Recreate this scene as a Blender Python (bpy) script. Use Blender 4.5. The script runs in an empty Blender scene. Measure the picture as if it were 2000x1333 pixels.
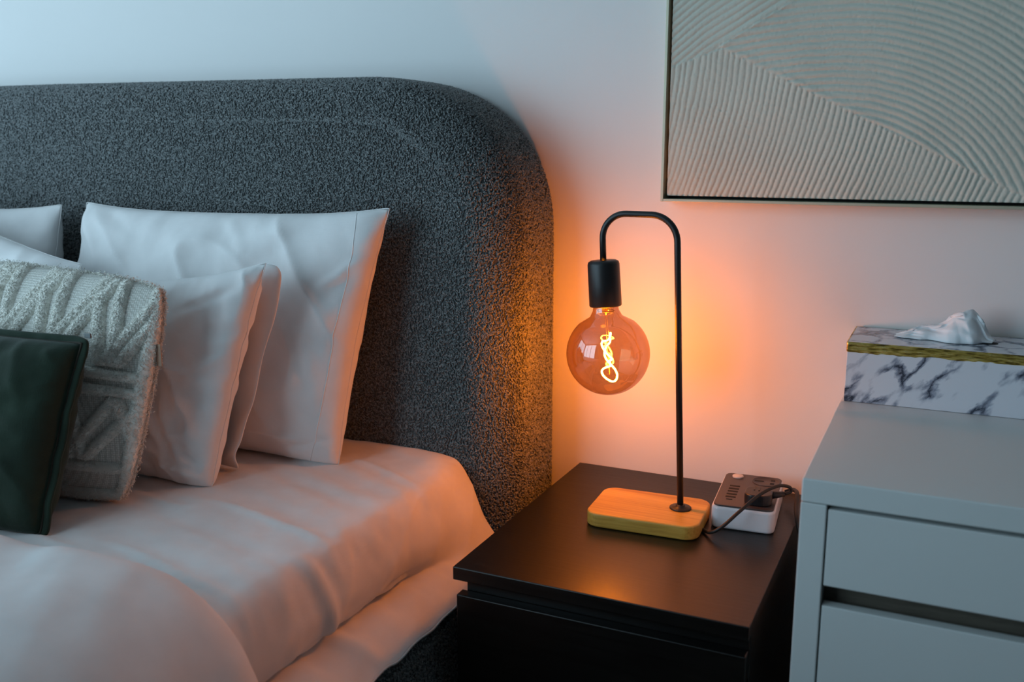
import bpy, bmesh, math, random
import numpy as np
from mathutils import Vector, Matrix, noise

rng = np.random.default_rng(7)
random.seed(7)
scene = bpy.context.scene
col = scene.collection

# ------------------------------------------------------------------ camera
cam_data = bpy.data.cameras.new('camera')
cam = bpy.data.objects.new('camera', cam_data)
col.objects.link(cam)
scene.camera = cam
CAM = Vector((0.0, -1.546, 1.108))
pitch, yaw = math.radians(11.458), math.radians(24.935)
fwd = Vector((-math.sin(yaw) * math.cos(pitch), math.cos(yaw) * math.cos(pitch), -math.sin(pitch)))
rgt = Vector((math.cos(yaw), math.sin(yaw), 0))
up = rgt.cross(fwd)
cam.matrix_world = Matrix(((rgt.x, up.x, -fwd.x, CAM.x), (rgt.y, up.y, -fwd.y, CAM.y),
                           (rgt.z, up.z, -fwd.z, CAM.z), (0, 0, 0, 1)))
cam_data.sensor_width = 36
cam_data.lens = 36 * 1855 / 2000
cam_data.clip_start = 0.02
cam_data.dof.use_dof = True
cam_data.dof.focus_distance = 1.47
cam_data.dof.aperture_fstop = 4.0

# ------------------------------------------------------------------ light and exposure
world = bpy.data.worlds.new('world')
scene.world = world
world.use_nodes = True
world.node_tree.nodes['Background'].inputs[0].default_value = (0.55, 0.78, 1.0, 1)
world.node_tree.nodes['Background'].inputs[1].default_value = 0.5

def area_light(name, loc, rot, sx, sy, power, color):
    d = bpy.data.lights.new(name, 'AREA')
    d.shape = 'RECTANGLE'
    d.size, d.size_y = sx, sy
    d.energy = power
    d.color = color
    o = bpy.data.objects.new(name, d)
    o.location = loc
    o.rotation_euler = rot
    col.objects.link(o)
    return o

DAY = (0.57, 0.835, 1.0)
WX0, WX1, WZ0, WZ1 = -3.6, -1.3, 0.45, 2.45          # the window opening in the wall behind the camera
area_light('window_daylight', ((WX0 + WX1) / 2, -2.92, (WZ0 + WZ1) / 2), (math.radians(90), 0, 0),
           WX1 - WX0, WZ1 - WZ0, 53, DAY)
SY0, SY1 = -2.7, -1.05                                 # the second window, in the left wall
area_light('side_window_daylight', (-3.72, (SY0 + SY1) / 2, (WZ0 + WZ1) / 2), (math.radians(90), 0, math.radians(-90)),
           SY1 - SY0, WZ1 - WZ0, 30, DAY)
FILAMENT = 980.0
scene.view_settings.view_transform = 'Standard'
scene.view_settings.look = 'None'
scene.view_settings.gamma = 1
scene.view_settings.use_curve_mapping = False
scene.view_settings.exposure = 0.0

# ------------------------------------------------------------------ helpers
def tag(o, label=None, cat=None, group=None, kind=None):
    for k, v in (('label', label), ('category', cat), ('group', group), ('kind', kind)):
        if v:
            o[k] = v
    return o

def thing(name, loc, label, cat, group=None):
    o = bpy.data.objects.new(name, None)
    o.empty_display_size = 0.05
    o.location = loc
    col.objects.link(o)
    return tag(o, label, cat, group)

def origin(o):
    v = np.zeros(3)
    while o is not None:
        v += np.array(o.location)
        o = o.parent
    return v

def link_mesh(name, me, mat, parent=None, loc=None):
    o = bpy.data.objects.new(name, me)
    if mat is not None and not me.materials:
        me.materials.append(mat)
    col.objects.link(o)
    if parent is not None:
        o.parent = parent
    if loc is not None:
        o.location = loc
    return o

def part(name, V, F, mat, parent=None, smooth=True, loc=None):
    """mesh from world coordinates; the vertices are stored relative to the parent (or loc)"""
    V = np.asarray(V, dtype=np.float64).reshape(-1, 3)
    base = origin(parent) if parent is not None else np.array(loc if loc is not None else (0, 0, 0), float)
    V = V - base
    me = bpy.data.meshes.new(name)
    if isinstance(F, np.ndarray):
        k = F.shape[1]
        me.vertices.add(len(V))
        me.vertices.foreach_set('co', V.astype(np.float32).ravel())
        me.loops.add(F.size)
        me.loops.foreach_set('vertex_index', F.astype(np.int32).ravel())
        me.polygons.add(len(F))
        me.polygons.foreach_set('loop_start', np.arange(0, F.size, k, dtype=np.int32))
        me.polygons.foreach_set('loop_total', np.full(len(F), k, dtype=np.int32))
        me.update(calc_edges=True)
    else:
        me.from_pydata([tuple(v) for v in V], [], F)
        bm = bmesh.new()
        bm.from_mesh(me)
        bmesh.ops.recalc_face_normals(bm, faces=bm.faces)
        bm.to_mesh(me)
        bm.free()
    me.validate()
    me.polygons.foreach_set('use_smooth', np.full(len(me.polygons), smooth))
    me.update()
    return link_mesh(name, me, mat, parent, None if parent is not None else tuple(base))

def grid_faces(n, m, off=0, flip=False, wrap=False):
    """quads of an n x m vertex grid"""
    i, j = np.meshgrid(np.arange(n if wrap else n - 1), np.arange(m - 1), indexing='ij')
    a = i * m + j
    b = ((i + 1) % n) * m + j
    q = np.stack([a, b, b + 1, a + 1], -1).reshape(-1, 4) + off
    return q[:, ::-1].copy() if flip else q

def modifier(o, kind, **kw):
    m = o.modifiers.new(kind.lower(), kind)
    for k, v in kw.items():
        setattr(m, k, v)
    return m

def box(name, lo, hi, mat, parent=None, bevel=0.0, seg=2, loc=None):
    (x0, y0, z0), (x1, y1, z1) = lo, hi
    V = [(x0, y0, z0), (x1, y0, z0), (x1, y1, z0), (x0, y1, z0), (x0, y0, z1), (x1, y0, z1), (x1, y1, z1), (x0, y1, z1)]
    F = [(0, 3, 2, 1), (4, 5, 6, 7), (0, 1, 5, 4), (1, 2, 6, 5), (2, 3, 7, 6), (3, 0, 4, 7)]
    if parent is None and loc is None:
        loc = ((x0 + x1) / 2, (y0 + y1) / 2, z0)
    o = part(name, V, F, mat, parent, smooth=False, loc=loc)
    if bevel:
        modifier(o, 'BEVEL', width=bevel, segments=seg, limit_method='ANGLE')
    return o

def rounded_slab(name, c, size, rad, z0, z1, mat, parent, rot=0.0, bevel=0.003, seg=8):
    """vertical prism over a rounded rectangle"""
    pts = []
    hx, hy = size[0] / 2, size[1] / 2
    for k, (sx, sy) in enumerate(((1, 1), (-1, 1), (-1, -1), (1, -1))):
        for t in range(seg + 1):
            a = math.radians(90 * k + 90 * t / seg)
            pts.append((sx * (hx - rad) + rad * math.cos(a), sy * (hy - rad) + rad * math.sin(a)))
    cr, sr = math.cos(rot), math.sin(rot)
    pts = [(c[0] + x * cr - y * sr, c[1] + x * sr + y * cr) for x, y in pts]
    n = len(pts)
    V = [(x, y, z0) for x, y in pts] + [(x, y, z1) for x, y in pts]
    F = [tuple(range(n))[::-1], tuple(range(n, 2 * n))] + [(i, (i + 1) % n, n + (i + 1) % n, n + i) for i in range(n)]
    o = part(name, V, F, mat, parent, smooth=False)
    if bevel:
        modifier(o, 'BEVEL', width=bevel, segments=3, limit_method='ANGLE', angle_limit=math.radians(50))
    return o

def tube(name, P, r, mat, parent=None, seg=10, closed=False, loc=None):
    """a round tube swept along points; r is a number or one radius per point"""
    P = np.asarray(P, float)
    n = len(P)
    r = np.full(n, r) if np.isscalar(r) else np.asarray(r)
    T = np.gradient(P, axis=0)
    if closed:
        T = np.roll(P, -1, 0) - np.roll(P, 1, 0)
    T /= np.linalg.norm(T, axis=1)[:, None] + 1e-12
    ref = np.array([0.13, 0.97, 0.2]) if abs(T[0, 1]) < 0.9 else np.array([1.0, 0, 0.1])
    N = np.zeros_like(P)
    nn = ref - T[0] * (ref @ T[0])
    for i in range(n):
        nn = nn - T[i] * (nn @ T[i])
        nn /= np.linalg.norm(nn)
        N[i] = nn
    B = np.cross(T, N)
    a = np.linspace(0, 2 * np.pi, seg, endpoint=False)
    V = P[:, None] + r[:, None, None] * (np.cos(a)[None, :, None] * N[:, None] + np.sin(a)[None, :, None] * B[:, None])
    F = []
    for i in range(n if closed else n - 1):
        i2 = (i + 1) % n
        for j in range(seg):
            F.append((i * seg + j, i * seg + (j + 1) % seg, i2 * seg + (j + 1) % seg, i2 * seg + j))
    if not closed:
        F.append(tuple(range(seg))[::-1])
        F.append(tuple((n - 1) * seg + j for j in range(seg)))
    return part(name, V.reshape(-1, 3), F, mat, parent, loc=loc)

def lathe(name, prof, base, axis, mat, parent=None, seg=40, cap=True):
    """prof: (radius, distance along axis)"""
    ax = Vector(axis).normalized()
    u = ax.orthogonal().normalized()
    w = ax.cross(u)
    V, F = [], []
    for r, h in prof:
        for k in range(seg):
            a = 2 * math.pi * k / seg
            V.append(tuple(Vector(base) + ax * h + (u * math.cos(a) + w * math.sin(a)) * r))
    for i in range(len(prof) - 1):
        for k in range(seg):
            F.append((i * seg + k, i * seg + (k + 1) % seg, (i + 1) * seg + (k + 1) % seg, (i + 1) * seg + k))
    if cap:
        F.append(tuple(range(seg))[::-1])
        F.append(tuple((len(prof) - 1) * seg + k for k in range(seg)))
    return part(name, V, F, mat, parent)

def spline(P, n):
    """Catmull-Rom through control points, n samples"""
    P = np.asarray(P, float)
    Q = np.vstack([2 * P[0] - P[1], P, 2 * P[-1] - P[-2]])
    t = np.linspace(0, len(P) - 1 - 1e-9, n)
    i = t.astype(int)
    f = (t - i)[:, None]
    a, b, c, d = Q[i], Q[i + 1], Q[i + 2], Q[i + 3]
    return 0.5 * (2 * b + (c - a) * f + (2 * a - 5 * b + 4 * c - d) * f ** 2 + (3 * b - a - 3 * c + d) * f ** 3)

def fillet(P, rads, seg=10):
    """polyline with rounded corners"""
    out = [np.array(P[0], float)]
    for k in range(1, len(P) - 1):
        a, b, c = (np.array(P[q], float) for q in (k - 1, k, k + 1))
        d1, d2 = (a - b) / np.linalg.norm(a - b), (c - b) / np.linalg.norm(c - b)
        ang = math.acos(np.clip(d1 @ d2, -1, 1))
        L = rads[k - 1] / math.tan(ang / 2)
        p, q = b + d1 * L, b + d2 * L
        cen = b + (d1 + d2) / np.linalg.norm(d1 + d2) * rads[k - 1] / math.sin(ang / 2)
        v0, v1 = p - cen, q - cen
        tot = math.acos(np.clip(v0 @ v1 / (np.linalg.norm(v0) * np.linalg.norm(v1)), -1, 1))
        for s in range(seg + 1):
            f = s / seg
            out.append(cen + (math.sin((1 - f) * tot) * v0 + math.sin(f * tot) * v1) / math.sin(tot))
    out.append(np.array(P[-1], float))
    return np.array(out)

_perm = rng.permutation(256)
_val = rng.random(256) * 2 - 1
def vnoise(x, y, seed=0):
    """vectorised smooth value noise in two dimensions, -1..1"""
    xi, yi = np.floor(x).astype(int), np.floor(y).astype(int)
    fx, fy = x - xi, y - yi
    fx = fx * fx * fx * (fx * (fx * 6 - 15) + 10)
    fy = fy * fy * fy * (fy * (fy * 6 - 15) + 10)
    def h(a, b):
        return _val[_perm[(_perm[(a + seed * 31) & 255] + b) & 255]]
    return (h(xi, yi) * (1 - fx) + h(xi + 1, yi) * fx) * (1 - fy) + (h(xi, yi + 1) * (1 - fx) + h(xi + 1, yi + 1) * fx) * fy

def grid_normals(P):
    du = np.gradient(P, axis=0)
    dv = np.gradient(P, axis=1)
    N = np.cross(du, dv)
    return N / (np.linalg.norm(N, axis=-1, keepdims=True) + 1e-12)

def tufts(name, P, N, bias, length, width, mat, parent, lift=0.3, spread=0.9, seed=1):
    """many small yarn loops lying on a surface: one spindle of six triangles each"""
    r = np.random.default_rng(seed)
    n = len(P)
    D = np.asarray(bias, float)[None] + spread * r.normal(size=(n, 3))
    D -= N * (D * N).sum(1)[:, None]
    D /= np.linalg.norm(D, axis=1)[:, None] + 1e-9
    D = D + N * (lift * r.uniform(0.2, 1.3, n))[:, None]
    D /= np.linalg.norm(D, axis=1)[:, None]
    S = np.cross(D, N)
    S /= np.linalg.norm(S, axis=1)[:, None] + 1e-9
    U = np.cross(S, D)
    L = (length * r.uniform(0.6, 1.35, n))[:, None]
    W = (width * r.uniform(0.7, 1.3, n))[:, None]
    b = P - D * L * 0.5
    t = P + D * L * 0.5 - U * W * 0.2
    c = P + U * W * 0.15
    V = np.stack([b, t, c + U * W * 0.75, c - U * W * 0.4 + S * W * 0.62, c - U * W * 0.4 - S * W * 0.62], 1)
    F = np.array([[0, 3, 2], [0, 4, 3], [0, 2, 4], [1, 2, 3], [1, 3, 4], [1, 4, 2]])
    F = (F[None] + (np.arange(n) * 5)[:, None, None]).reshape(-1, 3)
    return part(name, V.reshape(-1, 3), F, mat, parent, smooth=True)

# ------------------------------------------------------------------ materials
def mat_new(name):
    m = bpy.data.materials.new(name)
    m.use_nodes = True
    nt = m.node_tree
    return m, nt, nt.nodes['Principled BSDF']

def node(nt, kind, **inp):
    n = nt.nodes.new(kind)
    for k, v in inp.items():
        n.inputs[k.replace('_', ' ')].default_value = v
    return n

def mapped(nt, scale=(1, 1, 1), rot=(0, 0, 0)):
    tc = nt.nodes.new('ShaderNodeTexCoord')
    mp = nt.nodes.new('ShaderNodeMapping')
    mp.inputs['Scale'].default_value = scale
    mp.inputs['Rotation'].default_value = rot
    nt.links.new(tc.outputs['Object'], mp.inputs[0])
    return mp.outputs[0]

def ramp(nt, src, stops):
    r = nt.nodes.new('ShaderNodeValToRGB')
    e = r.color_ramp.elements
    while len(e) < len(stops):
        e.new(0.5)
    for k, (p, c) in enumerate(stops):
        e[k].position = p
        e[k].color = (*c, 1)
    nt.links.new(src, r.inputs[0])
    return r.outputs[0]

def bump(nt, bsdf, src, strength, dist):
    b = nt.nodes.new('ShaderNodeBump')
    b.inputs['Strength'].default_value = strength
    b.inputs['Distance'].default_value = dist
    nt.links.new(src, b.inputs['Height'])
    nt.links.new(b.outputs[0], bsdf.inputs['Normal'])

def simple(name, color, rough=0.5, metal=0.0, var=0.08, scale=30, bmp=0.0, bscale=400, bdist=0.0004, sheen=0.0, stretch=(1, 1, 1), spec=0.5):
    m, nt, b = mat_new(name)
    b.inputs['Roughness'].default_value = rough
    b.inputs['Metallic'].default_value = metal
    b.inputs['Specular IOR Level'].default_value = spec
    if sheen:
        b.inputs['Sheen Weight'].default_value = sheen
        b.inputs['Sheen Roughness'].default_value = 0.5
    v = mapped(nt, stretch)
    n = node(nt, 'ShaderNodeTexNoise', Scale=scale, Detail=4.0)
    nt.links.new(v, n.inputs['Vector'])
    c = np.array(color)
    nt.links.new(ramp(nt, n.outputs[0], [(0.3, tuple(c * (1 - var))), (0.7, tuple(np.minimum(c * (1 + var), 1)))]), b.inputs['Base Color'])
    if bmp:
        n2 = node(nt, 'ShaderNodeTexNoise', Scale=bscale, Detail=3.0)
        nt.links.new(v, n2.inputs['Vector'])
        bump(nt, b, n2.outputs[0], bmp, bdist)
    return m

def weave(name, color, rough=0.85, scale=900, strength=0.25, sheen=0.15, slub=0.06):
    m, nt, b = mat_new(name)
    b.inputs['Roughness'].default_value = rough
    b.inputs['Sheen Weight'].default_value = sheen
    b.inputs['Specular IOR Level'].default_value = 0.25
    v = mapped(nt)
    w1 = node(nt, 'ShaderNodeTexNoise', Scale=1.0, Detail=2.0)
    w2 = node(nt, 'ShaderNodeTexNoise', Scale=1.0, Detail=2.0)
    for w, s in ((w1, (scale, scale * 0.06, scale * 0.06)), (w2, (scale * 0.06, scale * 0.06, scale))):
        nt.links.new(mapped(nt, s), w.inputs['Vector'])
    a = nt.nodes.new('ShaderNodeMath')
    a.operation = 'ADD'
    nt.links.new(w1.outputs[0], a.inputs[0])
    nt.links.new(w2.outputs[0], a.inputs[1])
    bump(nt, b, a.outputs[0], strength, 0.0006)
    n = node(nt, 'ShaderNodeTexNoise', Scale=14.0, Detail=5.0)
    nt.links.new(v, n.inputs['Vector'])
    c = np.array(color)
    nt.links.new(ramp(nt, n.outputs[0], [(0.3, tuple(c * (1 - slub))), (0.7, tuple(np.minimum(c * (1 + slub), 1)))]), b.inputs['Base Color'])
    return m

M = {}
M['wall'] = simple('painted_wall', (0.80, 0.79, 0.78), 0.7, var=0.012, scale=3, bmp=0.05, bscale=500)
M['wall_grey'] = simple('grey_painted_wall', (0.26, 0.27, 0.28), 0.7, var=0.012, scale=3)
M['ceiling'] = simple('ceiling_paint', (0.5, 0.5, 0.5), 0.8, var=0.01)
M['floor'] = simple('floor_boards', (0.20, 0.15, 0.11), 0.5, var=0.25, scale=6, stretch=(1, 12, 1))
M['white_frame'] = simple('window_paint', (0.75, 0.75, 0.75), 0.4, var=0.01)
M['cotton'] = weave('white_cotton', (0.80, 0.79, 0.79), strength=0.18)
M['sheet'] = weave('white_sheet_cotton', (0.78, 0.765, 0.76), strength=0.22)
M['duvet'] = weave('white_duvet_cotton', (0.80, 0.79, 0.79), strength=0.12)
M['seam'] = weave('white_seam_thread', (0.66, 0.65, 0.65), strength=0.3)
M['fur'] = simple('cream_plush', (0.88, 0.86, 0.79), 0.9, var=0.05, scale=40, sheen=0.4, spec=0.2)
M['green'] = weave('dark_green_linen', (0.015, 0.030, 0.019), rough=0.9, strength=0.5, sheen=0.12, slub=0.25)
M['green_back'] = weave('brown_green_cushion_back', (0.035, 0.03, 0.022), rough=0.9, strength=0.4, sheen=0.1, slub=0.2)
M['boucle_base'] = simple('boucle_backing', (0.09, 0.099, 0.102), 0.95, var=0.3, scale=200, spec=0.1)
M['black_metal'] = simple('matt_black_metal', (0.012, 0.012, 0.013), 0.42, var=0.1, scale=80, bmp=0.04, bscale=900)
M['black_plastic'] = simple('black_plastic', (0.012, 0.012, 0.014), 0.35, var=0.1)
M['cord'] = simple('black_rubber_cord', (0.012, 0.012, 0.012), 0.5, var=0.1)
M['white_plastic'] = simple('white_plastic', (0.72, 0.74, 0.78), 0.3, var=0.02)
M['dark_face'] = simple('graphite_plastic', (0.055, 0.045, 0.045), 0.38, var=0.08, bmp=0.05, bscale=1200)
M['hole'] = simple('socket_hole_black', (0.004, 0.004, 0.004), 0.7, var=0.1)
M['button'] = simple('grey_button_plastic', (0.62, 0.60, 0.60), 0.4, var=0.03)
M['white_lacquer'] = simple('white_lacquer', (0.66, 0.69, 0.685), 0.42, var=0.015, scale=4)
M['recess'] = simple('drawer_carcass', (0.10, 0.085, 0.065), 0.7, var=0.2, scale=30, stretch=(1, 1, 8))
M['frame_gold'] = simple('champagne_frame', (0.50, 0.48, 0.36), 0.42, metal=0.35, var=0.06, scale=20)
M['frame_dark'] = simple('frame_gap_black', (0.01, 0.009, 0.008), 0.8, var=0.1)
M['plaster'] = simple('textured_plaster', (0.57, 0.57, 0.495), 0.9, var=0.04, scale=14, bmp=0.35, bscale=700, bdist=0.0006, spec=0.15)
M['tissue'] = weave('tissue_paper', (0.86, 0.87, 0.89), strength=0.1)
M['brass'] = simple('brass', (0.75, 0.55, 0.22), 0.3, metal=1.0, var=0.1)
M['zip'] = simple('grey_zip_metal', (0.10, 0.11, 0.11), 0.4, metal=0.7, var=0.1)
M['tag'] = weave('brown_cloth_tag', (0.42, 0.28, 0.2), strength=0.3)

def boucle():
    m, nt, b = mat_new('grey_boucle')
    b.inputs['Roughness'].default_value = 0.9
    b.inputs['Specular IOR Level'].default_value = 0.15
    b.inputs['Sheen Weight'].default_value = 0.25
    v = mapped(nt)
    n = node(nt, 'ShaderNodeTexNoise', Scale=260.0, Detail=2.0)
    nt.links.new(v, n.inputs['Vector'])
    c1 = ramp(nt, n.outputs[0], [(0.3, (0.09, 0.103, 0.108)), (0.5, (0.21, 0.227, 0.232)), (0.7, (0.34, 0.352, 0.352))])
    nt.links.new(c1, b.inputs['Base Color'])
    return m
M['boucle'] = boucle()

def black_brown():
    m, nt, b = mat_new('black_brown_veneer')
    b.inputs['Specular IOR Level'].default_value = 0.45
    v = mapped(nt, (3, 60, 60))
    n = node(nt, 'ShaderNodeTexNoise', Scale=3.0, Detail=8.0, Distortion=0.6)
    nt.links.new(v, n.inputs['Vector'])
    nt.links.new(ramp(nt, n.outputs[0], [(0.3, (0.0018, 0.0015, 0.0014)), (0.7, (0.006, 0.005, 0.0045))]), b.inputs['Base Color'])
    r = nt.nodes.new('ShaderNodeMapRange')
    r.inputs['To Min'].default_value = 0.26
    r.inputs['To Max'].default_value = 0.40
    nt.links.new(n.outputs[0], r.inputs[0])
    nt.links.new(r.outputs[0], b.inputs['Roughness'])
    bump(nt, b, n.outputs[0], 0.25, 0.0006)
    return m
M['veneer'] = black_brown()

def bamboo():
    m, nt, b = mat_new('bamboo_wood')
    b.inputs['Roughness'].default_value = 0.42
    n = node(nt, 'ShaderNodeTexNoise', Scale=4.0, Detail=7.0, Distortion=0.3)
    nt.links.new(mapped(nt, (2, 90, 60)), n.inputs['Vector'])
    s = node(nt, 'ShaderNodeTexNoise', Scale=1.0, Detail=0.0)
    nt.links.new(mapped(nt, (3, 45, 20)), s.inputs['Vector'])
    a = nt.nodes.new('ShaderNodeMix')
    a.data_type = 'FLOAT'
    a.inputs[0].default_value = 0.45
    nt.links.new(n.outputs[0], a.inputs[2])
    nt.links.new(s.outputs[0], a.inputs[3])
    nt.links.new(ramp(nt, a.outputs[0], [(0.3, (0.36, 0.17, 0.025)), (0.5, (0.58, 0.325, 0.055)), (0.7, (0.70, 0.43, 0.10))]), b.inputs['Base Color'])
    bump(nt, b, n.outputs[0], 0.06, 0.0005)
    return m
M['bamboo'] = bamboo()

def marble():
    m, nt, b = mat_new('white_marble_print')
    b.inputs['Roughness'].default_value = 0.22
    v0 = mapped(nt, (1, 1, 1), (0.25, 0.85, 0.1))
    mp2 = nt.nodes.new('ShaderNodeMapping')
    mp2.inputs['Scale'].default_value = (0.55, 1.0, 1.25)
    nt.links.new(v0, mp2.inputs[0])
    v = mp2.outputs[0]
    d = node(nt, 'ShaderNodeTexNoise', Scale=16.0, Detail=6.0, Roughness=0.65)
    nt.links.new(v, d.inputs['Vector'])
    mx = nt.nodes.new('ShaderNodeVectorMath')
    mx.operation = 'MULTIPLY_ADD'
    nt.links.new(d.outputs['Color'], mx.inputs[0])
    mx.inputs[1].default_value = (0.06, 0.06, 0.06)
    nt.links.new(v, mx.inputs[2])
    vo = node(nt, 'ShaderNodeTexVoronoi', Scale=21.0)
    vo.feature = 'DISTANCE_TO_EDGE'
    nt.links.new(mx.outputs[0], vo.inputs['Vector'])
    big = node(nt, 'ShaderNodeTexNoise', Scale=22.0, Detail=3.0)
    nt.links.new(v, big.inputs['Vector'])
    vein = ramp(nt, vo.outputs['Distance'], [(0.0, (1, 1, 1)), (0.05, (0.5, 0.5, 0.5)), (0.13, (0, 0, 0))])
    gate = ramp(nt, big.outputs[0], [(0.42, (0, 0, 0)), (0.56, (1, 1, 1))])
    mu = nt.nodes.new('ShaderNodeMath')
    mu.operation = 'MULTIPLY'
    nt.links.new(vein, mu.inputs[0])
    nt.links.new(gate, mu.inputs[1])
    nt.links.new(ramp(nt, mu.outputs[0], [(0.0, (0.66, 0.70, 0.76)), (0.35, (0.30, 0.34, 0.42)), (0.9, (0.035, 0.045, 0.07))]), b.inputs['Base Color'])
    return m
M['marble'] = marble()

def gold_leaf():
    m, nt, b = mat_new('gold_leaf')
    b.inputs['Metallic'].default_value = 0.85
    v = mapped(nt, (28, 28, 190))
    n = node(nt, 'ShaderNodeTexNoise', Scale=2.2, Detail=6.0)
    nt.links.new(v, n.inputs['Vector'])
    nt.links.new(ramp(nt, n.outputs[0], [(0.36, (0.10, 0.065, 0.012)), (0.5, (0.50, 0.37, 0.08)), (0.66, (0.85, 0.70, 0.26))]), b.inputs['Base Color'])
    nt.links.new(ramp(nt, n.outputs[0], [(0.3, (0.5, 0.5, 0.5)), (0.7, (0.2, 0.2, 0.2))]), b.inputs['Roughness'])
    bump(nt, b, n.outputs[0], 0.5, 0.0012)
    return m
M['gold'] = gold_leaf()

def knit():
    m, nt, b = mat_new('cream_open_knit')
    b.inputs['Roughness'].default_value = 0.95
    b.inputs['Sheen Weight'].default_value = 0.2
    w = node(nt, 'ShaderNodeTexVoronoi', Scale=330.0, Randomness=0.25)
    nt.links.new(mapped(nt), w.inputs['Vector'])
    nt.links.new(ramp(nt, w.outputs['Distance'], [(0.25, (0.80, 0.79, 0.74)), (0.62, (0.52, 0.51, 0.46))]), b.inputs['Base Color'])
    inv = nt.nodes.new('ShaderNodeMath')
    inv.operation = 'SUBTRACT'
    inv.inputs[0].default_value = 1
    nt.links.new(w.outputs['Distance'], inv.inputs[1])
    bump(nt, b, inv.outputs[0], 0.8, 0.0012)
    return m
M['knit'] = knit()

def bulb_glass():
    """thin amber coated glass: tinted see-through wall plus a mirror-like reflection at the surface"""
    m = bpy.data.materials.new('amber_bulb_glass')
    m.use_nodes = True
    nt = m.node_tree
    nt.nodes.clear()
    out = nt.nodes.new('ShaderNodeOutputMaterial')
    lw = node(nt, 'ShaderNodeLayerWeight', Blend=0.5)
    t = nt.nodes.new('ShaderNodeBsdfTransparent')
    nt.links.new(ramp(nt, lw.outputs['Facing'], [(0.0, (0.73, 0.58, 0.43)), (0.7, (0.68, 0.50, 0.34)), (1.0, (0.46, 0.27, 0.15))]), t.inputs[0])
    g = node(nt, 'ShaderNodeBsdfGlossy', Roughness=0.015)
    g.inputs[0].default_value = (0.95, 0.93, 0.92, 1)
    pw = nt.nodes.new('ShaderNodeMath')
    pw.operation = 'POWER'
    pw.inputs[1].default_value = 4.5
    nt.links.new(lw.outputs['Facing'], pw.inputs[0])
    f = nt.nodes.new('ShaderNodeMath')
    f.operation = 'MULTIPLY_ADD'
    f.inputs[1].default_value = 0.45
    f.inputs[2].default_value = 0.14
    nt.links.new(pw.outputs[0], f.inputs[0])
    mx = nt.nodes.new('ShaderNodeMixShader')
    nt.links.new(f.outputs[0], mx.inputs[0])
    nt.links.new(t.outputs[0], mx.inputs[1])
    nt.links.new(g.outputs[0], mx.inputs[2])
    nt.links.new(mx.outputs[0], out.inputs[0])
    return m
M['glass'] = bulb_glass()

def emitter(name, color, strength):
    m = bpy.data.materials.new(name)
    m.use_nodes = True
    nt = m.node_tree
    nt.nodes.clear()
    out = nt.nodes.new('ShaderNodeOutputMaterial')
    e = node(nt, 'ShaderNodeEmission', Strength=strength)
    e.inputs[0].default_value = (*color, 1)
    nt.links.new(e.outputs[0], out.inputs[0])
    return m
M['filament'] = emitter('glowing_filament', (1.0, 0.285, 0.008), FILAMENT)

# ------------------------------------------------------------------ the room
def structure(o):
    o['kind'] = 'structure'
    return o
RX0, RX1, RY0, RZ = -3.7, 2.4, -2.9, 2.6
structure(box('wall_back', (RX0, 0, 0), (RX1, 0.1, RZ), M['wall']))
wl = structure(box('wall_left', (RX0 - 0.12, RY0, 0), (RX0, 0.1, WZ0), M['wall_grey']))
for lo, hi in (((RX0 - 0.12, RY0, WZ1), (RX0, 0.1, RZ)), ((RX0 - 0.12, RY0, WZ0), (RX0, SY0, WZ1)), ((RX0 - 0.12, SY1, WZ0), (RX0, 0.1, WZ1))):
    box('wall_panel', lo, hi, M['wall_grey'], wl)
structure(box('wall_right', (RX1, RY0, 0), (RX1 + 0.1, 0.1, RZ), M['wall_grey']))
structure(box('floor', (RX0, RY0, -0.1), (RX1, 0, 0), M['floor']))
structure(box('ceiling', (RX0, RY0, RZ), (RX1, 0, RZ + 0.1), M['ceiling']))
wf = structure(box('wall_front', (RX0, RY0 - 0.12, 0), (RX1, RY0, WZ0), M['wall_grey']))
for lo, hi in (((RX0, RY0 - 0.12, WZ1), (RX1, RY0, RZ)), ((RX0, RY0 - 0.12, WZ0), (WX0, RY0, WZ1)), ((WX1, RY0 - 0.12, WZ0), (RX1, RY0, WZ1))):
    box('wall_panel', lo, hi, M['wall_grey'], wf)
wn = structure(bpy.data.objects.new('window_1', None))
wn.location = ((WX0 + WX1) / 2, RY0 + 0.01, WZ0)
col.objects.link(wn)
for k in range(4):
    x = WX0 + (WX1 - WX0) * k / 3
    box('window_mullion', (x - 0.025, RY0 - 0.01, WZ0), (x + 0.025, RY0 + 0.03, WZ1), M['white_frame'], wn)
for z in (WZ0, WZ1):
    box('window_rail', (WX0, RY0 - 0.01, z - 0.025), (WX1, RY0 + 0.03, z + 0.025), M['white_frame'], wn)

wn2 = structure(bpy.data.objects.new('window_2', None))
wn2.location = (RX0, (SY0 + SY1) / 2, WZ0)
col.objects.link(wn2)
for k in range(3):
    y = SY0 + (SY1 - SY0) * k / 2
    box('window_mullion', (RX0 - 0.01, y - 0.025, WZ0), (RX0 + 0.03, y + 0.025, WZ1), M['white_frame'], wn2)
for z in (WZ0, WZ1):
    box('window_rail', (RX0 - 0.01, SY0, z - 0.025), (RX0 + 0.03, SY1, z + 0.025), M['white_frame'], wn2)

# ------------------------------------------------------------------ bed: headboard and rail
bed = thing('upholstered_bed', (-1.55, -0.1, 0), 'dark grey boucle upholstered bed with a round-cornered padded headboard', 'bed')
HX1, HX0, HZ, HT, HR, ER = -0.632, -2.45, 1.2335, 0.205, 0.30, 0.075   # right, left, top, thickness, corner radius, edge rounding

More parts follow.
